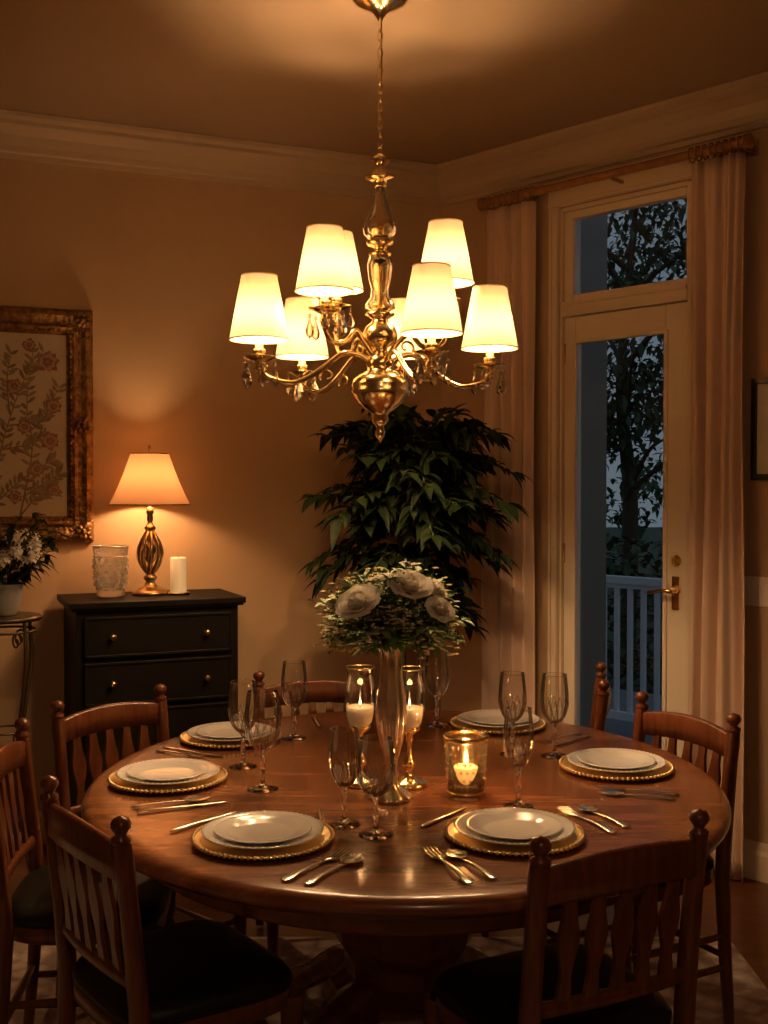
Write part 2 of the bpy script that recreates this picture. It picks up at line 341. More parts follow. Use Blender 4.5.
# left wall framed art ---------------------------------------------
b=MB(); b.T=FL
ua,ub,za,zb=1.695,2.58,1.305,2.31
prof=[(0,0.001),(0,.022),(.012,.034),(.03,.040),(.05,.030),(.065,.028),(.08,.036),(.095,.030),(.105,.016),(.112,.014),(.112,.001)]
def frm(b,ua,ub,za,zb,prof,m):
    rings=[]
    for (cx,cz,sx,sz) in [(ua,za,1,1),(ub,za,-1,1),(ub,zb,-1,-1),(ua,zb,1,-1),(ua,za,1,1)]:
        rings.append([(cx+sx*d,h,cz+sz*d) for d,h in prof])
    b.loft(rings,m,False,False)
frm(b,ua,ub,za,zb,prof,GILT)
b.box((ua+.10,.001,za+.10),(ub-.10,.010,zb-.10),LINEN)
for (cx,cz) in [(ua+.045,za+.045),(ub-.045,za+.045),(ua+.045,zb-.045),(ub-.045,zb-.045),((ua+ub)/2,zb-.045),((ua+ub)/2,za+.045),(ua+.045,(za+zb)/2)]:
    for k in range(7):
        a=2*pi*k/7; b.sphere((cx+.022*math.cos(a),.038,cz+.022*math.sin(a)),.012,GILT,8,5)
    b.sphere((cx,.042,cz),.014,GILT,8,5)
n=44
for k in range(n): 
    z=za+.03+(zb-za-.06)*k/(n-1); b.sphere((ua+.0965,.031,z),.0065,GILT,6,4)
    u=ua+.03+(ub-ua-.06)*k/(n-1); b.sphere((u,.031,za+.0965),.0065,GILT,6,4); b.sphere((u,.031,zb-.0965),.0065,GILT,6,4)
rr=random.Random(11)
def flat_leaf(b,u,z,ang,L,W,m,h):
    vs=[];
    for i in range(6):
        t=i/5; w=W/2*math.sin(pi*t)
        cx=u+L*t*math.cos(ang); cz=z+L*t*math.sin(ang)
        vs+=[(cx-w*math.sin(ang),h,cz+w*math.cos(ang)),(cx+w*math.sin(ang),h,cz-w*math.cos(ang))]
    b.add(vs,[(2*i,2*i+1,2*i+3,2*i+2) for i in range(5)],m,False)
def ribbon(b,pts,w,m,h):
    vs=[]
    for i,p in enumerate(pts):
        q=pts[min(i+1,len(pts)-1)]; o=pts[max(i-1,0)]; d=Vector((q.x-o.x,q.z-o.z)).normalized(); ww=w*(1-.7*i/len(pts))
        vs+=[(p.x-d.y*ww,h,p.z+d.x*ww),(p.x+d.y*ww,h,p.z-d.x*ww)]
    b.add(vs,[(2*i,2*i+1,2*i+3,2*i+2) for i in range(len(pts)-1)],m,False)
def flower(b,u,z,r,h):
    for ring,(rs,mm,n) in enumerate([(1.0,ART2,10),(.75,ART4,8),(.5,ART2,6)]):
        for k in range(n):
            flat_leaf(b,u,z,2*pi*k/n+rr.uniform(-.2,.2)+ring*.4,r*rs*rr.uniform(.85,1.1),r*.55*rs+.006,mm,h+.0012*ring+.0001*k)
    for k in range(5): flat_leaf(b,u,z,2*pi*k/5,r*.22,r*.16,ART3,h+.005)
hb=.0105
stems=[[(2.15,0,1.42),(2.10,0,1.6),(2.05,0,1.8),(1.98,0,2.0),(1.90,0,2.12)],[(2.15,0,1.42),(2.02,0,1.55),(1.93,0,1.62),(1.86,0,1.66)],[(2.1,0,1.6),(2.2,0,1.75),(2.25,0,1.95),(2.22,0,2.1)],[(2.05,0,1.8),(1.93,0,1.83),(1.87,0,1.9)],[(2.12,0,1.5),(2.3,0,1.6),(2.4,0,1.8)],[(2.08,0,1.7),(1.98,0,1.72),(1.88,0,1.76)],[(2.0,0,1.42),(1.95,0,1.7),(1.97,0,1.9),(1.94,0,2.15)],[(2.0,0,1.42),(1.93,0,1.50),(1.86,0,1.53)],[(1.96,0,1.78),(1.90,0,1.84),(1.84,0,1.97)],[(2.04,0,1.85),(2.05,0,2.0),(2.03,0,2.12)],[(1.99,0,1.5),(1.90,0,1.56),(1.84,0,1.60)]]
for si,st in enumerate(stems):
    P=cr(st,8); ribbon(b,P,.004,ART1,hb+.0003*si)
    for i,p in enumerate(P[3:]):
        for sg in (-1,1):
            if rr.random()<.7:
                d=P[min(i+4,len(P)-1)]-P[i+2]; a=math.atan2(d.z,d.x)+sg*rr.uniform(.6,1.1)
                flat_leaf(b,p.x,p.z,a,rr.uniform(.03,.055),.015,rr.choice([ART1,ART3,ART3]),hb+.001+.0001*i)
for (u,z,r) in [(1.885,2.08,.050),(1.86,1.89,.036),(1.875,1.74,.042),(1.93,1.62,.034),(2.02,1.97,.038),(2.22,2.08,.05),(2.4,1.8,.05),(2.25,1.85,.045),(2.02,1.5,.032),(1.96,2.15,.03),(1.98,1.80,.034),(1.86,1.53,.03)]:
    flower(b,u,z,r,hb+.003)
b.obj('framed_botanical_painting')

# ------------------------------------------------------------------ rug
b=MB(); b.box((-1.75,-1.45,0),(1.45,1.62,.008),RUGM); 
b.box((-1.75,1.62,0),(1.45,1.64,.007),LINEN)
b.obj('area_rug',(-.28,2.08,.0005))
RZ0=.0087
# ------------------------------------------------------------------ table
TX,TY,TZ=.054,2.94,.765; ta,tb=.832,.905
b=MB()
pr=[(.0001,0),(.2,0),(.5,0),(.8,0),(.93,0),(.972,-.0005),(.985,-.003),(.994,-.009),(1.0,-.018),(1.0,-.026),(.994,-.034),(.986,-.038),(.982,-.040),(.978,-.044),(.965,-.050),(.93,-.052),(.6,-.052),(.0001,-.052)]
b.lathe(pr,TABLEW,(0,0,0),96,True,ta,tb)
b.lathe([(.86,-.052),(.86,-.115),(.855,-.12),(.84,-.12),(.84,-.052)],TABLEW,(0,0,0),96,False,ta,tb)
zf=-(TZ-.0105)
col=[(.30,-.052),(.30,-.075),(.26,-.09),(.21,-.12),(.175,-.17),(.16,-.22),(.17,-.27),(.19,-.31),(.20,-.36),(.185,-.42),(.155,-.47),(.15,-.52),(.19,-.55),(.21,-.58),(.20,-.62),(.12,-.64),(.0001,-.64)]
b.lathe([(x*1.05,y) for x,y in col],TABLEW,(0,0,0),10,False)
for k in range(4):
    a=pi/4+k*pi/2
    pts=cr([(.12,0,-.56),(.26,0,-.58),(.38,0,-.66),(.50,0,-.715)],6); n=len(pts); rings=[]
    for i,p in enumerate(pts):
        w=.045-.012*i/n; h=.055-.022*i/n
        ring=[]
        for j in range(12):
            q=2*pi*j/12; y=w*math.copysign(abs(math.cos(q))**.6,math.cos(q)); z=h*math.copysign(abs(math.sin(q))**.6,math.sin(q))
            ring.append((p.x*math.cos(a)-y*math.sin(a),p.x*math.sin(a)+y*math.cos(a),max(p.z+z,zf)))
        rings.append(ring)
    b.loft(rings,TABLEW,True)
    cx,cy=.49*math.cos(a),.49*math.sin(a)
    b.lathe([(.0001,zf),(.035,zf),(.04,zf+.01),(.03,zf+.025),(.0001,zf+.028)],TABLEW,(cx,cy,0),12)
b.obj('dining_table',(TX,TY,TZ))

# ------------------------------------------------------------------ chair
def build_chair():
    b=MB(); H=.89
    def rectring(c,hx,hy,k=.7):
        out=[]
        for j in range(12):
            q=2*pi*j/12
            out.append((c[0]+hx*math.copysign(abs(math.cos(q))**k,math.cos(q)),c[1]+hy*math.copysign(abs(math.sin(q))**k,math.sin(q)),c[2]))
        return out
    def yb(z):
        return -.17-.045*max(0,(z-.44)/.45)**1.2 - .03*max(0,(.44-z)/.44)**1.5
    for s in (-1,1):
        rings=[]
        for z,h in [(0,.014),(.2,.017),(.42,.020),(.5,.020),(.6,.019),(.75,.018),(.80,.019),(.835,.018)]:
            rings.append(rectring((s*.19,yb(z),z),h,h))
        b.loft(rings,CHERRY)
        yy=yb(.85)
        b.lathe([(.012,.83),(.020,.838),(.020,.846),(.011,.852),(.013,.857),(.020,.866),(.021,.874),(.016,.884),(.0001,.89)],CHERRY,(s*.19,yy,0),14)
        b.lathe([(.0001,0),(.013,0),(.015,.02),(.019,.12),(.022,.25),(.018,.28),(.025,.30),(.018,.32),(.024,.34),(.026,.43)],CHERRY,(s*.185,.185,0),14)
        for z in (.17,.26): b.tube([(s*.19,yb(z),z),(s*.187,0,z),(s*.185,.185,z)],[.009,.013,.009],CHERRY,8)
    b.tube([(-.185,.185,.22),(0,.185,.22),(.185,.185,.22)],[.009,.014,.009],CHERRY,8)
    b.tube([(-.19,yb(.2),.2),(0,yb(.2),.2),(.19,yb(.2),.2)],[.009,.012,.009],CHERRY,8)
    def seat_ring(z,inset):
        out=[]
        for j in range(40):
            q=2*pi*j/40; c_,s_=math.cos(q),math.sin(q)
            x=math.copysign(abs(c_)**.45,c_); y=math.copysign(abs(s_)**.45,s_)
            hw=.208+.018*y
            out.append((x*(hw-inset),.008+y*(.205-inset),z))
        return out
    b.loft([seat_ring(.405,.012),seat_ring(.41,.006),seat_ring(.44,.006),seat_ring(.444,.010)],CHERRY,True)
    b.loft([seat_ring(.444,.010),seat_ring(.452,.003),seat_ring(.466,.002),seat_ring(.480,.012),seat_ring(.489,.035),seat_ring(.494,.08),seat_ring(.496,.15)],LEATHER,True)
    def rail(zlo,zhi,arch,bow,th,lowarch=0):
        rings=[]; N=14
        for i in range(N+1):
            x=-.195+.39*i/N; u=x/.195; z1=zhi+arch*(1-u*u); z0=zlo+lowarch*(1-u*u)
            yc=yb((z0+z1)/2)-bow*(1-u*u)
            rings.append([(x,yc-th,z0+.004),(x,yc-th*.6,z0),(x,yc+th*.6,z0),(x,yc+th,z0+.004),(x,yc+th,z1-.006),(x,yc+th*.4,z1),(x,yc-th*.4,z1),(x,yc-th,z1-.006)])
        b.loft(rings,CHERRY,True)
    rail(.755,.825,.022,.022,.011,.012); rail(.535,.565,0,.014,.009)
    for x0 in (-.125,-.0625,0,.0625,.125):
        rings=[]
        for i in range(17):
            t=i/16; z=.555+.215*t; u=x0/.195
            w=.0125+.0095*math.exp(-((t-.60)/.17)**2)-.0045*math.exp(-((t-.26)/.12)**2)+.004*(1-t)
            yc=yb(z)-(.014+.008*t)*(1-u*u); x=x0*(1-.03*math.sin(pi*t))
            rings.append([(x-w,yc-.005,z),(x+w,yc-.005,z),(x+w,yc+.005,z),(x-w,yc+.005,z)])
        b.loft(rings,CHERRY,True,False)
    return b.mesh('dining_chair')
CH=build_chair()
def place_chair(p1,p2):
    p1=Vector((*p1,0)); p2=Vector((*p2,0)); mid=(p1+p2)/2; d=(p2-p1).normalized(); f=Vector((-d.y,d.x,0))
    if f.dot(Vector((TX,TY,0))-mid)<0: f=-f
    loc=mid+f*.215; rz=math.atan2(f.y,f.x)-pi/2
    return inst('dining_chair',CH,(loc.x,loc.y,RZ0),rz)
place_chair((-.50,2.10),(-.76,2.44))
place_chair((.28,1.99),(.635,2.17))
place_chair((.81,3.45),(1.0,3.10))
place_chair((-1.01,3.27),(-.71,3.61))
place_chair((-.97,2.66),(-1.01,3.04))
place_chair((-.445,3.84),(-.06,3.92))
f=Vector((-.985,.17,0)); mid=Vector((.77,3.84,0)); loc=mid+f*.215
inst('dining_chair',CH,(loc.x,loc.y,RZ0),math.atan2(f.y,f.x)-pi/2)

# ------------------------------------------------------------------ tableware
def charger():
    b=MB(); b.lathe([(.0001,.0),(.10,.0),(.118,.002),(.150,.010),(.152,.011),(.150,.0125),(.118,.005),(.10,.004),(.0001,.004)],GOLDP,seg=64)
    for k in range(72):
        a=2*pi*k/72; b.sphere((.151*math.cos(a),.151*math.sin(a),.0115),.0052,GOLDP,6,4)
    return b.mesh('charger_plate')
def plate():
    b=MB(); b.lathe([(.0001,.003),(.055,.003),(.058,0),(.064,0),(.068,.003),(.085,.006),(.095,.010),(.125,.0165),(.1325,.019),(.1335,.0205),(.131,.0215),(.125,.0195),(.095,.0135),(.085,.010),(.075,.007),(.06,.006),(.0001,.006)],CHINA,seg=64)
    for k in range(60):
        a=2*pi*k/60; b.sphere((.1295*math.cos(a),.1295*math.sin(a),.0203),.0028,CHINA,6,4)
    return b.mesh('dinner_plate')
def splate():
    b=MB(); b.lathe([(.0001,.002),(.045,.002),(.047,0),(.052,0),(.06,.004),(.075,.008),(.10,.013),(.106,.0155),(.105,.017),(.10,.0155),(.078,.0115),(.070,.0065),(.062,.0052),(.0001,.0045)],CHINA,seg=56)
    return b.mesh('salad_plate')
ME_C,ME_P,ME_S=charger(),plate(),splate()
PL=[(-.264,2.384),(.287,2.41),(-.568,2.88),(.636,3.0),(-.47,3.36),(.37,3.55)]
for (x,y) in PL:
    inst('charger_plate',ME_C,(x,y,TZ+.0005)); inst('dinner_plate',ME_P,(x,y,TZ+.0062)); inst('salad_plate',ME_S,(x,y,TZ+.0135))
def cut_wineglass(w,h,ft):
    b=MB(); hb=h*.40; B=h-hb
    b.lathe([(.0001,0),(ft,0),(ft+.001,.0015),(ft-.004,.004),(.012,.008),(.0055,.014),(.0045,.03),(.0055,hb*.45),(.0085,hb*.5),(.0055,hb*.56),(.0050,hb-.012),(.008,hb-.003),(.012,hb+.001),(.0001,hb+.004)],GLASS,seg=28)
    b.lathe([(.0001,hb+.0045),(.012,hb+.002),(.020,hb+.007),(w*.78,hb+B*.16),(w*.95,hb+B*.32),(w*1.02,hb+B*.48),(w*1.0,hb+B*.66),(w*.93,hb+B*.84),(w*.86,h)],WGLASS,seg=36)
    b.tube([(w*.86*math.cos(q),w*.86*math.sin(q),h) for q in [2*pi*t/36 for t in range(37)]],.0010,WGLASS,5,False)
    for k in range(14):
        for sg in (-1,1):
            P=[]
            for t in range(9):
                tt=t/8; a=2*pi*k/14+sg*.45*tt; 
                ks=[(0,.016,.004),(.25,w*.70,B*.13),(.5,w*.90,B*.26),(.75,w*.985,B*.38),(1,w*1.022,B*.50)]
                for q in range(4):
                    if tt<=ks[q+1][0]+1e-6:
                        f=(tt-ks[q][0])/.25; r=ks[q][1]+(ks[q+1][1]-ks[q][1])*f; z=ks[q][2]+(ks[q+1][2]-ks[q][2])*f; break
                P.append((r*math.cos(a),r*math.sin(a),hb+z))
            b.tube(P,[.0016]*8+[.0008],WGLASS,4)
    return b.mesh('wine_glass')
GA=cut_wineglass(.040,.235,.037); GB=cut_wineglass(.044,.215,.038); GC=cut_wineglass(.046,.25,.039); GD=cut_wineglass(.036,.22,.036)
for (x,y,me) in [(-.39,3.03,GA),(-.31,2.80,GC),(-.277,3.38,GA),(-.09,2.50,GD),(-.018,2.425,GB),(.172,3.56,GA),(.325,2.646,GD),(.372,3.175,GA),(.49,3.15,GA)]:
    inst('wine_glass',me,(x,y,TZ+.0004),R.uniform(0,3),(1,1,1.08) if me is GD and x>0 else (1,1,1))

def flat_handle(b,L0):
    rings=[]
    for t in [0,.04,.12,.3,.6,.85,1]:
        w={0:.005,.04:.0095,.12:.011,.3:.0075,.6:.0045,.85:.0038,1:.0042}[t]; z=.003+.006*math.sin(pi*min(1,t*1.0))*.6
        y=L0*t; rings.append([(-w,y,z),(-w*.6,y,z-.0014),(w*.6,y,z-.0014),(w,y,z),(w*.6,y,z+.0016),(-w*.6,y,z+.0016)])
    b.loft(rings,SILVER,True)
def spoon():
    b=MB(); flat_handle(b,.135)
    rings=[]; n=10
    for i in range(n+1):
        t=i/n; y=.132+.062*t; w=.0215*math.sin(pi*min(.985,max(.06,t**.85)))**.75
        top=[];bot=[]
        for j in range(7):
            s=-1+2*j/6; z=.0065-.0048*math.sin(pi*t)*(1-s*s)+.001
            top.append((s*w,y,z)); bot.append((s*w,y,z-.0012))
        rings.append(top+bot[::-1])
    b.loft(rings,SILVER,True); return b.mesh('spoon')
def fork():
    b=MB(); flat_handle(b,.135)
    rings=[]
    for t,w in [(0,.004),(.25,.007),(.5,.011),(.8,.0125),(1,.0125)]:
        y=.132+.03*t; z=.0055-.0025*math.sin(pi*t*.6); rings.append([(-w,y,z+.001),(-w,y,z-.001),(w,y,z-.001),(w,y,z+.001)])
    b.loft(rings,SILVER,True)
    for k in range(4):
        x=-.0105+.007*k
        b.tube([(x,.160,.0035),(x,.175,.003),(x,.19,.0045),(x*.96,.204,.008)],[.0018,.0017,.0015,.0008],SILVER,6)
    return b.mesh('fork')
def knife():
    b=MB(); rings=[]
    for t,w,h in [(0,.006,.003),(.05,.009,.004),(.3,.0085,.004),(.42,.0065,.0035),(.46,.007,.003),(.55,.0095,.0012),(.8,.0105,.001),(.93,.008,.0009),(1,.001,.0006)]:
        y=.22*t; rings.append([(-w,y,.004),(0,y,.004-h*.8),(w,y,.004),(0,y,.004+h*.8)])
    b.loft(rings,SILVER,True); return b.mesh('table_knife')
SP,FK,KN=spoon(),fork(),knife()
def lay(name,me,a,bpt,sc=1.0):
    d=Vector((bpt[0]-a[0],bpt[1]-a[1])); inst(name,me,(a[0],a[1],TZ+.0006),math.atan2(d.y,d.x)-pi/2,(sc*1.15,sc,1))
lay('spoon',SP,(-.607,2.625),(-.44,2.70)); lay('table_knife',KN,(-.585,2.585),(-.37,2.68),1.0)
lay('spoon',SP,(-.150,2.110),(-.048,2.275)); lay('fork',FK,(-.195,2.130),(-.09,2.29))
lay('table_knife',KN,(-.475,2.44),(-.36,2.58),.9)
lay('fork',FK,(.168,2.115),(.081,2.355),1.05); lay('spoon',SP,(.217,2.14),(.133,2.315),.95)
lay('fork',FK,(.512,2.43),(.437,2.59)); lay('spoon',SP,(.552,2.47),(.479,2.62),.95)
lay('fork',FK,(.74,2.74),(.55,2.795)); lay('spoon',SP,(.72,2.698),(.54,2.753),.95)
lay('table_knife',KN,(-.65,3.235),(-.48,3.14)); lay('fork',FK,(-.665,3.205),(-.50,3.11),.9)
lay('table_knife',KN,(-.24,3.70),(-.20,3.50),.8)
lay('fork',FK,(.62,3.44),(.46,3.30)); lay('table_knife',KN,(.64,3.40),(.50,3.255),.9)
lay('table_knife',KN,(-.155,2.615),(-.135,2.45),.85); lay('table_knife',KN,(.085,2.475),(.20,2.63),.85)

# vase with bouquet --------------------------------------------------
def rose(b,c,sz,tilt=(0,0),seed=0):
    rq=random.Random(seed)
    T0=b.T.copy(); b.T=b.T@Matrix.Translation(c)@Matrix.Rotation(tilt[0],4,'X')@Matrix.Rotation(tilt[1],4,'Y')@Matrix.Scale(sz,4)
    lay=[(.07,.62,3,.0,1.5),(.15,.64,4,.03,1.3),(.24,.65,5,.06,1.15),(.34,.65,5,.10,1.05),(.45,.62,6,.15,.95),(.56,.56,6,.22,.9),(.67,.46,7,.30,.8),(.76,.34,7,.42,.75)]
    for li,(r0,h,n,fl,wa) in enumerate(lay):
        for k in range(n):
            a=2*pi*k/n+li*.9+rq.uniform(-.2,.2); vs=[];fs=[]; hh=h*rq.uniform(.92,1.08); wv=rq.uniform(0,6)
            for i in range(7):
                t=i/6
                for j in range(9):
                    s=-1+2*j/8; ang=a+s*wa*(.35+.65*math.sin(pi*min(.75,t*.75+.1)))
                    r=r0*(.25+.75*t**.6)+fl*t**2.2+.035*s+.02*t*t*math.sin(5*s+wv); z=-.30+ (hh+.30)*t*(1-.18*s*s*t) - fl*.35*t**4
                    vs.append((r*math.cos(ang),r*math.sin(ang),z))
            for i in range(6):
                for j in range(8):
                    q=i*9+j; fs.append((q,q+1,q+10,q+9))
            b.add(vs,fs,PETAL)
    for k in range(5):
        a=2*pi*k/5; b.leaf((0,0,-.30),(math.cos(a),math.sin(a),-.1),(0,0,1),.8,.3,LEAF2,.3)
    b.T=T0
b=MB()
vp=[(.0001,0),(.052,0),(.054,.006),(.050,.012),(.036,.020),(.020,.034),(.015,.05),(.018,.062),(.013,.075),(.016,.10),(.026,.135),(.034,.175),(.037,.215),(.034,.255),(.027,.300),(.025,.335),(.029,.365),(.038,.388),(.0395,.392),(.036,.390),(.027,.365),(.022,.335),(.024,.3),(.03,.25),(.0001,.20)]
b.lathe(vp,VASEM,seg=60,rib=.05,nrib=10)
b.obj('flower_vase',(.018,2.71,TZ+.0004))
b=MB(); rr=random.Random(4)
BZ=.37
heads=[(-.078,-.075,.492,.050,(.6,-.35)),(.045,-.06,.530,.048,(.5,.15)),(.100,-.02,.522,.034,(.4,.5)),(-.015,.04,.535,.034,(-.1,0)),(.115,-.07,.475,.034,(.7,.4))]
for hi_,(x,y,z,s,t) in enumerate(heads):
    b.tube(cr([(x*.15,y*.15,.30),(x*.35,y*.35,BZ+.02),(x*.85,y*.85,z-.04),(x,y,z-.01)],5),.0022,STEMG,6)
    rose(b,(x,y,z),s,t,hi_)
for k in range(250):
    a=rr.uniform(0,2*pi); el=rr.uniform(-.15,1.25); L=rr.uniform(.10,.175)
    d=Vector((math.cos(a)*math.cos(el)*1.05,math.sin(a)*math.cos(el),math.sin(el)))
    if d.y<-.2 and .2<el<1.1: L*=.66
    p0=Vector((.014*math.cos(a),.014*math.sin(a),BZ+.01)); p3=Vector((0,0,BZ+.035))+d*L; pm=(p0+p3)/2+Vector((0,0,.02))
    P=cr([p0,pm,p3],5); b.tube(P,.0011,STEMG,4)
    if k%6<3:
        bm=BUD if k%2 else YEL
        for i in range(9):
            q=p3+Vector((rr.gauss(0,.013),rr.gauss(0,.013),rr.gauss(.003,.011))); b.tube([P[-3],q],.0006,STEMG,3,False)
            if rr.random()<.4:
                for m_ in range(5): aa=2*pi*m_/5; b.leaf(q,(math.cos(aa),math.sin(aa)-.4,.4),(0,0,1),.011,.009,bm,.2,2)
            else: b.sphere(q,rr.uniform(.0022,.0045),bm if rr.random()<.5 else LEAF2,6,4)
    else:
        for i in range(3,len(P)):
            for sg in (-1,1):
                sd=d.cross(Vector((0,0,1))).normalized()*sg
                b.leaf(P[i],d*.6+sd*.8+Vector((0,0,rr.uniform(-.2,.4))),(0,0,1),rr.uniform(.03,.05),rr.uniform(.012,.02),LEAF2,.3)
for k in range(60):
    a=rr.uniform(0,2*pi); d=Vector((math.cos(a),math.sin(a),rr.uniform(-.1,.9)))
    b.leaf((.015*math.cos(a),.015*math.sin(a),BZ+.025),d,(0,0,1),rr.uniform(.07,.13),rr.uniform(.022,.036),LEAF2,rr.uniform(.1,.5),5)
b.obj('flower_bouquet',(.018,2.71,TZ+.0004))

# footed glass candle holders --------------------------------------------
def flame(b,c,s=1):
    b.lathe([(.0001,0),(.004*s,.004*s),(.0058*s,.010*s),(.0045*s,.019*s),(.002*s,.028*s),(.0001,.034*s)],FLAME,c,10)
def hurricane():
    b=MB()
    b.lathe([(.0001,0),(.048,0),(.05,.005),(.042,.012),(.022,.018),(.010,.026),(.008,.04),(.015,.05),(.018,.058),(.012,.068),(.007,.08),(.006,.11),(.011,.12),(.008,.13),(.014,.136),(.026,.144),(.028,.150),(.026,.152),(.0001,.152)],BRASS,seg=28)
    b.lathe([(.024,.152),(.032,.160),(.037,.18),(.041,.22),(.040,.25),(.034,.275),(.033,.288),(.038,.304)],TGLASS,seg=32)
    b.lathe([(.0001,.153),(.022,.153),(.030,.162),(.034,.18),(.036,.200),(.033,.203),(.0001,.199)],WAX,seg=24)
    for z,r in ((.304,.038),(.153,.026)): b.tube([(r*math.cos(q),r*math.sin(q),z) for q in [2*pi*t/30 for t in range(31)]],.0016,BRASS,5,False)
    b.tube([(0,0,.199),(0,0,.208)],.001,BLKF,5); flame(b,(0,0,.206),.55)
    return b.mesh('footed_candle_glass')
HU=hurricane()
for (x,y) in [(.066,2.835),(-.062,2.85)]:
    o=inst('footed_candle_glass',HU,(x,y,TZ+.0004)); plight('candle_light',(0,0,.242),.10,(1,.5,.18),.008,o)
b=MB()
b.lathe([(.0001,0),(.040,0),(.044,.003),(.046,.012),(.052,.10),(.055,.148),(.056,.150),(.0545,.151),(.052,.148),(.049,.10),(.043,.014),(.0001,.010)],VOTG,seg=40)
b.lathe([(.0555,.140),(.0575,.142),(.0575,.149),(.0555,.151)],BRASS,seg=40); b.lathe([(.0445,.004),(.0475,.006),(.0485,.012),(.0455,.014)],BRASS,seg=40)
for row in range(6):
    for k in range(20):
        a=2*pi*(k+.5*(row%2))/20; z=.026+row*.02; r=.047+.0055*(z/.14); b.sphere((r*math.cos(a),r*math.sin(a),z),.0035,VOTG,6,4)
b.lathe([(.0001,.0105),(.030,.0105),(.031,.014),(.031,.070),(.028,.073),(.0001,.069)],WAXV,seg=28)
b.tube([(0,0,.069),(.001,0,.079)],.0012,BLKF,5); flame(b,(.001,0,.077),1.15)
vo=b.obj('votive_candle',(.205,2.745,TZ+.0004)); plight('candle_light',(0,0,.128),1.2,(1,.5,.18),.01,vo)

# ------------------------------------------------------------------ chandelier
CX,CY=-.012,3.5
b=MB()
def Lz(pr,m,seg=32,sm=True,**k): b.lathe(pr,m,(0,0,0),seg,sm,**k)
Lz([(.0001,3.10-.001),(.088,3.099),(.092,3.085),(.086,3.072),(.070,3.062),(.045,3.050),(.028,3.040),(.020,3.030),(.012,3.018),(.006,3.008),(.0001,3.006)],BRASS)
z=3.005; k=0
while z>2.625:
    pts=[]
    for i in range(13):
        a=2*pi*i/12; x=.008*math.cos(a); zz=z-.014+.018*math.sin(a)
        pts.append((x,0,zz) if k%2 else (0,x,zz))
    b.tube(pts,.0023,BRASS,6,False); z-=.0275; k+=1
b.tube([(.004,.003,3.01),(.005,-.004,2.85),(-.004,.003,2.72),(0,0,2.6)],.0018,GILT,5)
Lz([(.0001,2.615),(.008,2.612),(.010,2.60),(.007,2.59),(.020,2.583),(.032,2.575),(.030,2.565),(.018,2.555),(.014,2.545),(.024,2.535),(.036,2.525),(.048,2.520),(.046,2.512),(.026,2.505),(.018,2.495),(.020,2.488),(.0001,2.487)],BRASS)
Lz([(.0001,2.487),(.014,2.487),(.018,2.46),(.030,2.42),(.046,2.385),(.054,2.36),(.050,2.338),(.034,2.322),(.0001,2.320)],AMBER,24,True,rib=.03,nrib=8)
Lz([(.0001,2.486),(.006,2.485),(.008,2.45),(.015,2.41),(.022,2.375),(.020,2.35),(.012,2.325),(.0001,2.324)],BRASS,16)
Lz([(.0001,2.324),(.036,2.322),(.044,2.314),(.040,2.304),(.022,2.298),(.016,2.288),(.030,2.282),(.036,2.276),(.030,2.268),(.0001,2.268)],BRASS)
Lz([(.0001,2.268),(.034,2.268),(.040,2.24),(.036,2.20),(.026,2.165),(.030,2.14),(.044,2.12),(.046,2.105),(.030,2.095),(.0001,2.094)],AMBER,24,True,rib=.05,nrib=8)
Lz([(.0001,2.266),(.014,2.265),(.016,2.23),(.010,2.17),(.016,2.12),(.012,2.098),(.0001,2.097)],BRASS,16)
Lz([(.0001,2.096),(.040,2.094),(.048,2.086),(.040,2.078),(.024,2.070),(.030,2.060),(.048,2.045),(.056,2.025),(.054,2.005),(.040,1.99),(.024,1.98),(.022,1.965),(.034,1.955),(.044,1.945),(.046,1.925),(.040,1.912),(.050,1.905),(.070,1.895),(.086,1.880),(.092,1.862),(.088,1.850),(.092,1.845),(.086,1.83),(.070,1.805),(.048,1.785),(.030,1.775),(.024,1.765),(.028,1.752),(.022,1.742),(.010,1.730),(.016,1.715),(.014,1.70),(.006,1.69),(.0001,1.68)],BRASS,32)
ARMS=[(-.370,-.12,1.99),(.352,.05,1.985),(.150,-.29,1.985),(-.268,.27,1.985),(.072,.38,2.0),(-.172,-.08,2.145),(.212,.08,2.20),(-.150,.29,2.215)]
shade_pts=[]
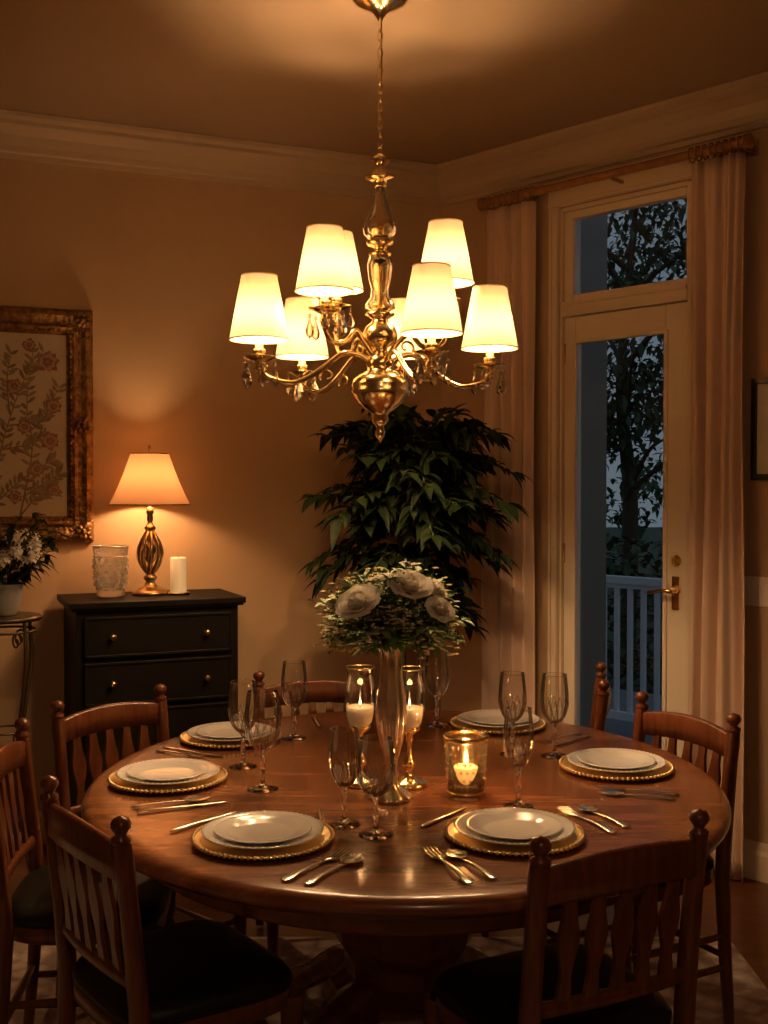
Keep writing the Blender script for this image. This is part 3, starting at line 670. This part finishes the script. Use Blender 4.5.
for i,(ax,ay,zb) in enumerate(ARMS):
    Rr=math.hypot(ax,ay); ux,uy=ax/Rr,ay/Rr; up=zb>2.1
    cup=zb-.058
    if not up:
        P=[(.03,1.93),(.07,1.955),(Rr*.33,1.955),(Rr*.52,1.900),(Rr*.72,1.862),(Rr*.90,1.872),(Rr,1.895),(Rr,cup)]
    else:
        P=[(.03,1.96),(.06,2.0),(Rr*.45,2.03),(Rr*.62,1.995),(Rr*.85,1.99),(Rr,2.03),(Rr,cup)]
    path=cr([(ux*r,uy*r,z) for r,z in P],7); n=len(path)
    b.tube(path,[.0098-.0025*j/n for j in range(n)],BRASS,10)
    c0=Rr*.52; sc=[]
    for j in range(14):
        a=-.5+j*.42; rr_=.028*(1-j/16); zc=(1.885 if not up else 1.985); sc.append((ux*(c0-.03+rr_*math.cos(a)),uy*(c0-.03+rr_*math.cos(a)),zc+rr_*math.sin(a)))
    b.tube(sc,[.005-.0002*j for j in range(14)],BRASS,8)
    C=(ax,ay,cup)
    b.lathe([(.006,-.045),(.014,-.040),(.018,-.030),(.012,-.022),(.010,-.014),(.020,-.010),(.036,-.004),(.050,.004),(.052,.007),(.048,.006),(.034,.001),(.018,.0),(.014,.004),(.018,.014),(.020,.026),(.017,.030),(.0001,.031)],BRASS,C,24)
    b.lathe([(.012,.03),(.012,.085),(.0001,.086)],BULB,C,14)
    for j in range(5):
        a=2*pi*j/5+i*.7; px,py=ax+.048*math.cos(a),ay+.048*math.sin(a); z0=cup+.002
        b.tube([(px,py,z0),(px,py,z0-.018)],.0008,BRASS,4); b.sphere((px,py,z0-.022),.0065,CRYST,8,5)
        L=.066 if j%2==0 else .046
        b.lathe([(.0001,0),(.004,-.003),(.0075,-.28*L),(.0135,-.6*L),(.011,-.82*L),(.0001,-L)],CRYST,(px,py,z0-.028),6,False)
    S=(ax,ay,zb); H=.195
    prf=[(.091,0),(.0865,.025),(.081,.055),(.0735,.095),(.066,.135),(.059,.17),(.054,H)]
    b.lathe(prf,SHADE,S,48,True,rib=.006,nrib=24)
    for (r,zc) in ((.0912,.0),(.0545,H)):
        b.tube([(S[0]+r*math.cos(q),S[1]+r*math.sin(q),S[2]+zc) for q in [2*pi*t/32 for t in range(33)]],.0022,TRIMF,6,False)
    for q in (0,2*pi/3,4*pi/3): b.tube([(S[0],S[1],zb+.10),(S[0]+.06*math.cos(q),S[1]+.06*math.sin(q),zb+.168)],.0012,BRASS,4)
    shade_pts.append((ax,ay,zb+.062))
ch=b.obj('chandelier',(CX,CY,0))
for p in shade_pts: plight('chandelier_bulb',p,14.5,WARM,.018,ch)

# unseen fill lamp behind the camera, added to brighten the foreground
b=MB()
b.lathe([(.0001,-.001),(.19,-.001),(.20,-.012),(.195,-.03),(.18,-.034),(.0001,-.034)],BRASS,seg=32)
b.lathe([(.175,-.035),(.165,-.065),(.12,-.10),(.06,-.118),(.0001,-.122)],DIFFU,seg=32); b.sphere((0,0,-.13),.012,BRASS)
fx=b.obj('added_fill_lamp',(.35,-.55,CZ)); plight('added_fill_light',(0,0,-.26),17,(1,.63,.34),.12,fx)  # added warm fill, hung out of view behind the camera

# ------------------------------------------------------------------ dresser
DT_=1.08
b=MB(); b.T=FL
ua,ub=1.160,1.825; v0,v1=.03,.43
b.box((ua,v0,.09),(ub,v1,1.045),BLACKW)
b.box((ua-.02,v0-.005,1.045),(ub+.02,v1+.02,1.055),BLACKW); b.box((ua-.028,v0-.008,1.055),(ub+.028,v1+.028,DT_),BLACKW)
b.box((ua-.012,v0,.06),(ub+.012,v1+.012,.12),BLACKW)
for u in (ua+.03,ub-.03):
    for v in (v0+.04,v1-.03): b.lathe([(.0001,0),(.02,0),(.024,.01),(.03,.05),(.026,.065)],BLACKW,(u,v,0),12)
def panel(u0,u1,z0,z1):
    b.box((u0,v1,z0),(u1,v1+.014,z1),BLACKW)
    for q in [(u0,u1,z0,z0+.012),(u0,u1,z1-.012,z1),(u0,u0+.012,z0,z1),(u1-.012,u1,z0,z1)]: b.box((q[0],v1+.014,q[2]),(q[1],v1+.019,q[3]),BLACKW)
um=(ua+ub)/2
panel(ua+.03,ub-.03,.855,1.02); panel(ua+.03,ub-.03,.66,.835)
panel(ua+.03,um-.006,.14,.64); panel(um+.006,ub-.03,.14,.64)
for (u,z) in [(ua+.14,.94),(ub-.14,.94),(ua+.14,.75),(ub-.14,.75),(um-.04,.42),(um+.04,.42)]:
    rings=[[(u+r*math.cos(2*pi*j/12),v1+.016+h,z+r*math.sin(2*pi*j/12)) for j in range(12)] for r,h in [(.006,0),(.006,.012),(.013,.018),(.014,.024),(.008,.030),(.001,.031)]]; b.loft(rings,DBRASS)
b.obj('dresser',bevel=.003)
b=MB()
b.lathe([(.0001,0),(.074,0),(.078,.006),(.074,.014),(.060,.022),(.040,.030),(.026,.042),(.018,.058),(.026,.066),(.030,.074),(.022,.084),(.012,.092)],DBRASS,seg=28)
for k in range(8):
    a=2*pi*k/8
    P=[]
    for i in range(15):
        t=i/14; r=.010+.046*math.sin(pi*t)**.9*(1-.25*t); q=a+.5*t; P.append((r*math.cos(q),r*math.sin(q),.090+.185*t))
    b.tube(P,.0075,DBRASS,7)
b.tube([(0,0,.08),(0,0,.30)],.006,DBRASS)
b.sphere((0,0,.18),.030,DBRASS,14,8,1.6)
b.lathe([(.012,.27),(.022,.278),(.026,.288),(.016,.298),(.010,.31),(.014,.325),(.012,.345),(.016,.35),(.016,.375),(.0001,.376)],DBRASS,seg=20)
b.lathe([(.170,.388),(.150,.425),(.130,.47),(.108,.525),(.092,.57),(.080,.605)],SHADE2,seg=56,rib=.008,nrib=28)
for r,z in ((.1705,.388),(.0805,.605)): b.tube([(r*math.cos(q),r*math.sin(q),z) for q in [2*pi*t/40 for t in range(41)]],.003,GILT,6,False)
b.tube([(0,0,.375),(.045,0,.42),(.05,0,.5),(.02,0,.59),(0,0,.605)],.0016,DBRASS,5); b.tube([(0,0,.375),(-.045,0,.42),(-.05,0,.5),(-.02,0,.59),(0,0,.605)],.0016,DBRASS,5)
for q in (0,2*pi/3,4*pi/3): b.tube([(0,0,.603),(.081*math.cos(q),.081*math.sin(q),.603)],.0012,DBRASS,4)
b.lathe([(.003,.600),(.008,.612),(.005,.62),(.009,.632),(.0001,.645)],DBRASS,seg=12)
lamp=b.obj('table_lamp',(-1.005,4.723,DT_+.0005)); plight('lamp_bulb',(0,0,.48),9.5,(1,.56,.25),.03,lamp)
b=MB(); 
b.lathe([(.0001,0),(.050,0),(.056,.004),(.060,.014),(.060,.03),(.064,.08),(.067,.13),(.070,.17),(.074,.20),(.075,.212),(.073,.215),(.070,.212),(.065,.17),(.060,.10),(.056,.04),(.045,.03),(.0001,.028)],CUTC,seg=40,rib=.02,nrib=10)
for z,r in ((.035,.0605),(.17,.071),(.213,.074)): b.tube([(r*math.cos(q),r*math.sin(q),z) for q in [2*pi*t/36 for t in range(37)]],.0025,CUTC,6,False)
for row in range(5):
    for k in range(12):
        a=2*pi*(k+.5*(row%2))/12; z=.055+row*.024; r=.0615+.05*z; b.sphere((r*math.cos(a),r*math.sin(a),z),.0085,CUTC,8,5,1.3)
b.obj('cut_glass_vase',(-1.155,4.64,DT_+.0005))
b=MB(); b.lathe([(.0001,0),(.045,0),(.05,.008),(.048,.01),(.0001,.008)],DBRASS,seg=24); b.lathe([(.0001,.008),(.034,.008),(.035,.012),(.035,.155),(.032,.160),(.012,.156),(.0001,.155)],WAXV,seg=28); b.tube([(0,0,.155),(.001,0,.167)],.001,BLKF,5)
b.obj('pillar_candle',(-.885,4.73,DT_+.0005))

# ------------------------------------------------------------------ plant stand & potted flowers at left
b=MB(); SZ=1.035
b.lathe([(.0001,SZ-.02),(.14,SZ-.02),(.148,SZ-.012),(.148,SZ-.004),(.14,SZ),(.0001,SZ)],IRON,seg=32)
for k in range(4):
    a=pi/4+k*pi/2+.2; c_,s_=math.cos(a),math.sin(a)
    P=cr([(.125*c_,.125*s_,SZ-.02),(.13*c_,.13*s_,SZ-.2),(.09*c_,.09*s_,SZ-.45),(.085*c_,.085*s_,.35),(.13*c_,.13*s_,.12),(.165*c_,.165*s_,.012)],8); b.tube(P,.008,IRON,8)
    for zc,s in ((SZ-.10,.03),(.55,.028),(.22,.03)):
        sp=[]; 
        for j in range(16): q=j*.5; r=s*(1-j/20); sp.append(((.095-.02+r*math.cos(q))*c_,(.095-.02+r*math.cos(q))*s_,zc+r*math.sin(q)*1.4))
        b.tube(sp,.004,IRON,6)
for z,r in ((.20,.105),(.58,.085),(SZ-.06,.126)): b.tube([(r*math.cos(q),r*math.sin(q),z) for q in [2*pi*t/32 for t in range(33)]],.005,IRON,6,False)
b.lathe([(.0001,.2),(.10,.2),(.10,.208),(.0001,.208)],IRON,seg=28)
b.obj('plant_stand',(-1.50,4.33,.0005))
b=MB()
b.lathe([(.0001,0),(.045,0),(.05,.005),(.062,.04),(.070,.085),(.072,.11),(.078,.118),(.076,.126),(.068,.124),(.062,.105),(.0001,.10)],POTW,seg=28)
rr=random.Random(9)
for k in range(60):
    a=rr.uniform(0,2*pi); d=Vector((math.cos(a),math.sin(a),rr.uniform(.5,2.6))).normalized(); L=rr.uniform(.16,.33)
    p=Vector((.03*math.cos(a),.03*math.sin(a),.10)); P=cr([p,p+d*L*.5+Vector((0,0,.02)),p+d*L],4); b.tube(P,.0016,STEMG,4)
    for i in range(2,len(P)):
        b.leaf(P[i],Vector((rr.uniform(-1,1),rr.uniform(-1,1),rr.uniform(-.3,.6))),(0,0,1),rr.uniform(.05,.08),rr.uniform(.02,.03),LEAF,.4)
for (x,y,z,s) in [(.09,-.12,.27,.036),(.14,-.10,.24,.036),(.05,-.15,.24,.03),(.15,-.05,.29,.03),(-.02,-.14,.29,.03),(.10,-.10,.32,.026)]:
    for k in range(11):
        q=Vector((rr.gauss(0,s*.5),rr.gauss(0,s*.5),rr.gauss(0,s*.5)))
        for m_ in range(6): aa=2*pi*m_/6; b.leaf(Vector((x,y,z))+q,(math.cos(aa),math.sin(aa)*.4-.3,math.sin(aa)),(0,0,1),.022,.017,PETAL,.2,2)
b.obj('potted_flowers',(-1.50,4.33,SZ+.001))

# ------------------------------------------------------------------ corner plant
b=MB(); rr=random.Random(23)
b.lathe([(.0001,0),(.13,0),(.14,.01),(.17,.15),(.19,.30),(.20,.33),(.205,.35),(.195,.36),(.18,.345),(.175,.31),(.0001,.30)],POT,seg=32)
b.lathe([(.0001,.312),(.175,.31)],SOIL,seg=24)
for k in range(4):
    q=k*1.6; b.tube(cr([(.03*math.cos(q),.03*math.sin(q),.30),(.05*math.cos(q+.6),.05*math.sin(q+.6),.7),(.06*math.cos(q+1),.06*math.sin(q+1),1.1),(.10*math.cos(q),.10*math.sin(q),1.60)],6),[.014-.0004*i for i in range(19)],BARK,8)
nb=0
while nb<145:
    a=rr.uniform(0,2*pi); z0=rr.uniform(1.0,1.78); 
    t=(z0-1.0)/.78
    dome=math.sqrt(max(.05,1-((t-.55)/.80)**2))
    L=rr.uniform(.14,.45)*dome*(.72+.25*t)
    el=rr.uniform(-.25,.6)+.6*max(0,t-.3)
    d=Vector((math.cos(a)*math.cos(el),math.sin(a)*math.cos(el)*.85,math.sin(el)))
    p0=Vector((.05*math.cos(a),.05*math.sin(a),z0)); p3=p0+d*L+Vector((0,0,-.05)); 
    w=Vector((.12,4.78,0))+p3
    if (w-O).dot(nR)<.26 or (w-O).dot(nL)<.16: continue
    nb+=1
    P=cr([p0,p0+d*L*.5+Vector((0,0,.04)),p3],6); b.tube(P,.003,STEMG,5)
    sd=d.cross(Vector((0,0,1))).normalized()
    for i in range(3,len(P)):
        for sg in (-1,1):
            ld=d*rr.uniform(.4,.9)+sd*sg*rr.uniform(.4,1.0)+Vector((0,0,rr.uniform(-.6,.4))); LLn=rr.uniform(.07,.13)
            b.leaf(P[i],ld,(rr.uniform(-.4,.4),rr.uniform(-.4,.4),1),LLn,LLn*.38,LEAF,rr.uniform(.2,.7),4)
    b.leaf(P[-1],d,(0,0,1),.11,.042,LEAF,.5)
b.obj('potted_plant',(.12,4.78,.0005))

# ------------------------------------------------------------------ outside
b=MB(); b.T=FR; b.box((-1.6,-3.3,-.12),(4.2,-.152,-.03),DECK); b.obj('porch_floor')
b=MB(); b.T=FR
vv=-2.0
b.box((-1.4,vv-.035,.93),(4.0,vv+.035,.975),PORCHW); b.box((-1.4,vv-.02,.90),(4.0,vv+.02,.93),PORCHW); b.box((-1.4,vv-.02,.05),(4.0,vv+.02,.10),PORCHW)
u=-1.35
while u<4.0: b.box((u-.014,vv-.014,.10),(u+.014,vv+.014,.90),PORCHW); u+=.098
for u in (-.6,2.8): b.box((u-.05,vv-.05,-.03),(u+.05,vv+.05,1.05),PORCHW)
b.obj('porch_railing')
b=MB(); px_,py_=1.06,5.66
b.box((px_-.07,py_-.07,-.03),(px_+.07,py_+.07,3.4),PORCHG); b.box((px_-.09,py_-.09,-.03),(px_+.09,py_+.09,.12),PORCHG)
b.obj('porch_column')
b=MB(); b.add([(-30,7,-.5),(40,-10,-.5),(60,60,-.5),(-30,60,-.5)],[(0,1,2,3)],GRASS,False); b.obj('lawn')
def tree(x,y,h,r,seed,n,low=.35,ls=1):
    b=MB(); rr=random.Random(seed)
    b.tube(cr([(0,0,-.5),(.05,0,h*.25),(-.05,.05,h*.5),(.1,0,h*.85)],6),[.12-.005*i for i in range(19)],BARK,9)
    for k in range(14):
        a=rr.uniform(0,2*pi); z0=h*rr.uniform(.25,.75); L=r*rr.uniform(.6,1)
        b.tube(cr([(0,0,z0),(L*.5*math.cos(a),L*.5*math.sin(a),z0+L*.35),(L*math.cos(a),L*math.sin(a),z0+L*.45)],4),[.04-.004*i for i in range(9)],BARK,5)
    cl=[(rr.gauss(0,r*.5),rr.gauss(0,r*.5),rr.uniform(h*low,h),rr.uniform(.25,.45)) for _ in range(70)]
    for k in range(n):
        c=cl[k%70]; p=Vector((c[0]+rr.gauss(0,c[3]*.6),c[1]+rr.gauss(0,c[3]*.6),c[2]+rr.gauss(0,c[3]*.5)))
        d=Vector((rr.uniform(-1,1),rr.uniform(-1,1),rr.uniform(-1,.5))); b.leaf(p,d,(0,0,1),rr.uniform(.09,.15)*ls,.075*ls,TREEL,.3,2)
    b.obj('tree',(x,y,0))
tree(2.75,12.5,5.6,1.9,1,6500,.36); tree(6.2,19,6.0,2.4,2,5000,.15,1.5)
b=MB(); rr=random.Random(5)
for k in range(6000):
    x=rr.uniform(-1,8); y=rr.gauss(0,.35); z=rr.uniform(-.5,.95+.2*math.sin(x*1.3)+.12*math.sin(x*3.1)); b.leaf((x,y,z),(rr.uniform(-1,1),rr.uniform(-1,1),rr.uniform(-.2,1)),(0,0,1),.16,.09,TREEL,.2,2)
b.obj('hedge',(0,10.6,0))

# ------------------------------------------------------------------ world
w=bpy.data.worlds.new('World'); bpy.context.scene.world=w; w.use_nodes=True; nt=w.node_tree; bg=nt.nodes['Background']
tc=nt.nodes.new('ShaderNodeTexCoord'); sx=nt.nodes.new('ShaderNodeSeparateXYZ'); crp=nt.nodes.new('ShaderNodeValToRGB')
nt.links.new(tc.outputs['Generated'],sx.inputs[0]); nt.links.new(sx.outputs['Z'],crp.inputs[0]); nt.links.new(crp.outputs[0],bg.inputs[0])
crp.color_ramp.elements[0].color=(.15,.18,.215,1); crp.color_ramp.elements[1].color=(.12,.16,.225,1); crp.color_ramp.elements[1].position=.6
bg.inputs[1].default_value=.85

# ------------------------------------------------------------------ camera
cam=bpy.data.cameras.new('camera'); co=bpy.data.objects.new('camera',cam); bpy.context.collection.objects.link(co)
co.location=(0,0,1.53); co.rotation_euler=(math.radians(90-1.146),0,0)
cam.sensor_fit='VERTICAL'; cam.sensor_height=36; cam.lens=1100/1024*36; cam.clip_start=.05
bpy.context.scene.camera=co
vs=bpy.context.scene.view_settings; vs.view_transform='Standard'
try: vs.look='None'
except Exception: pass
vs.exposure=0.0
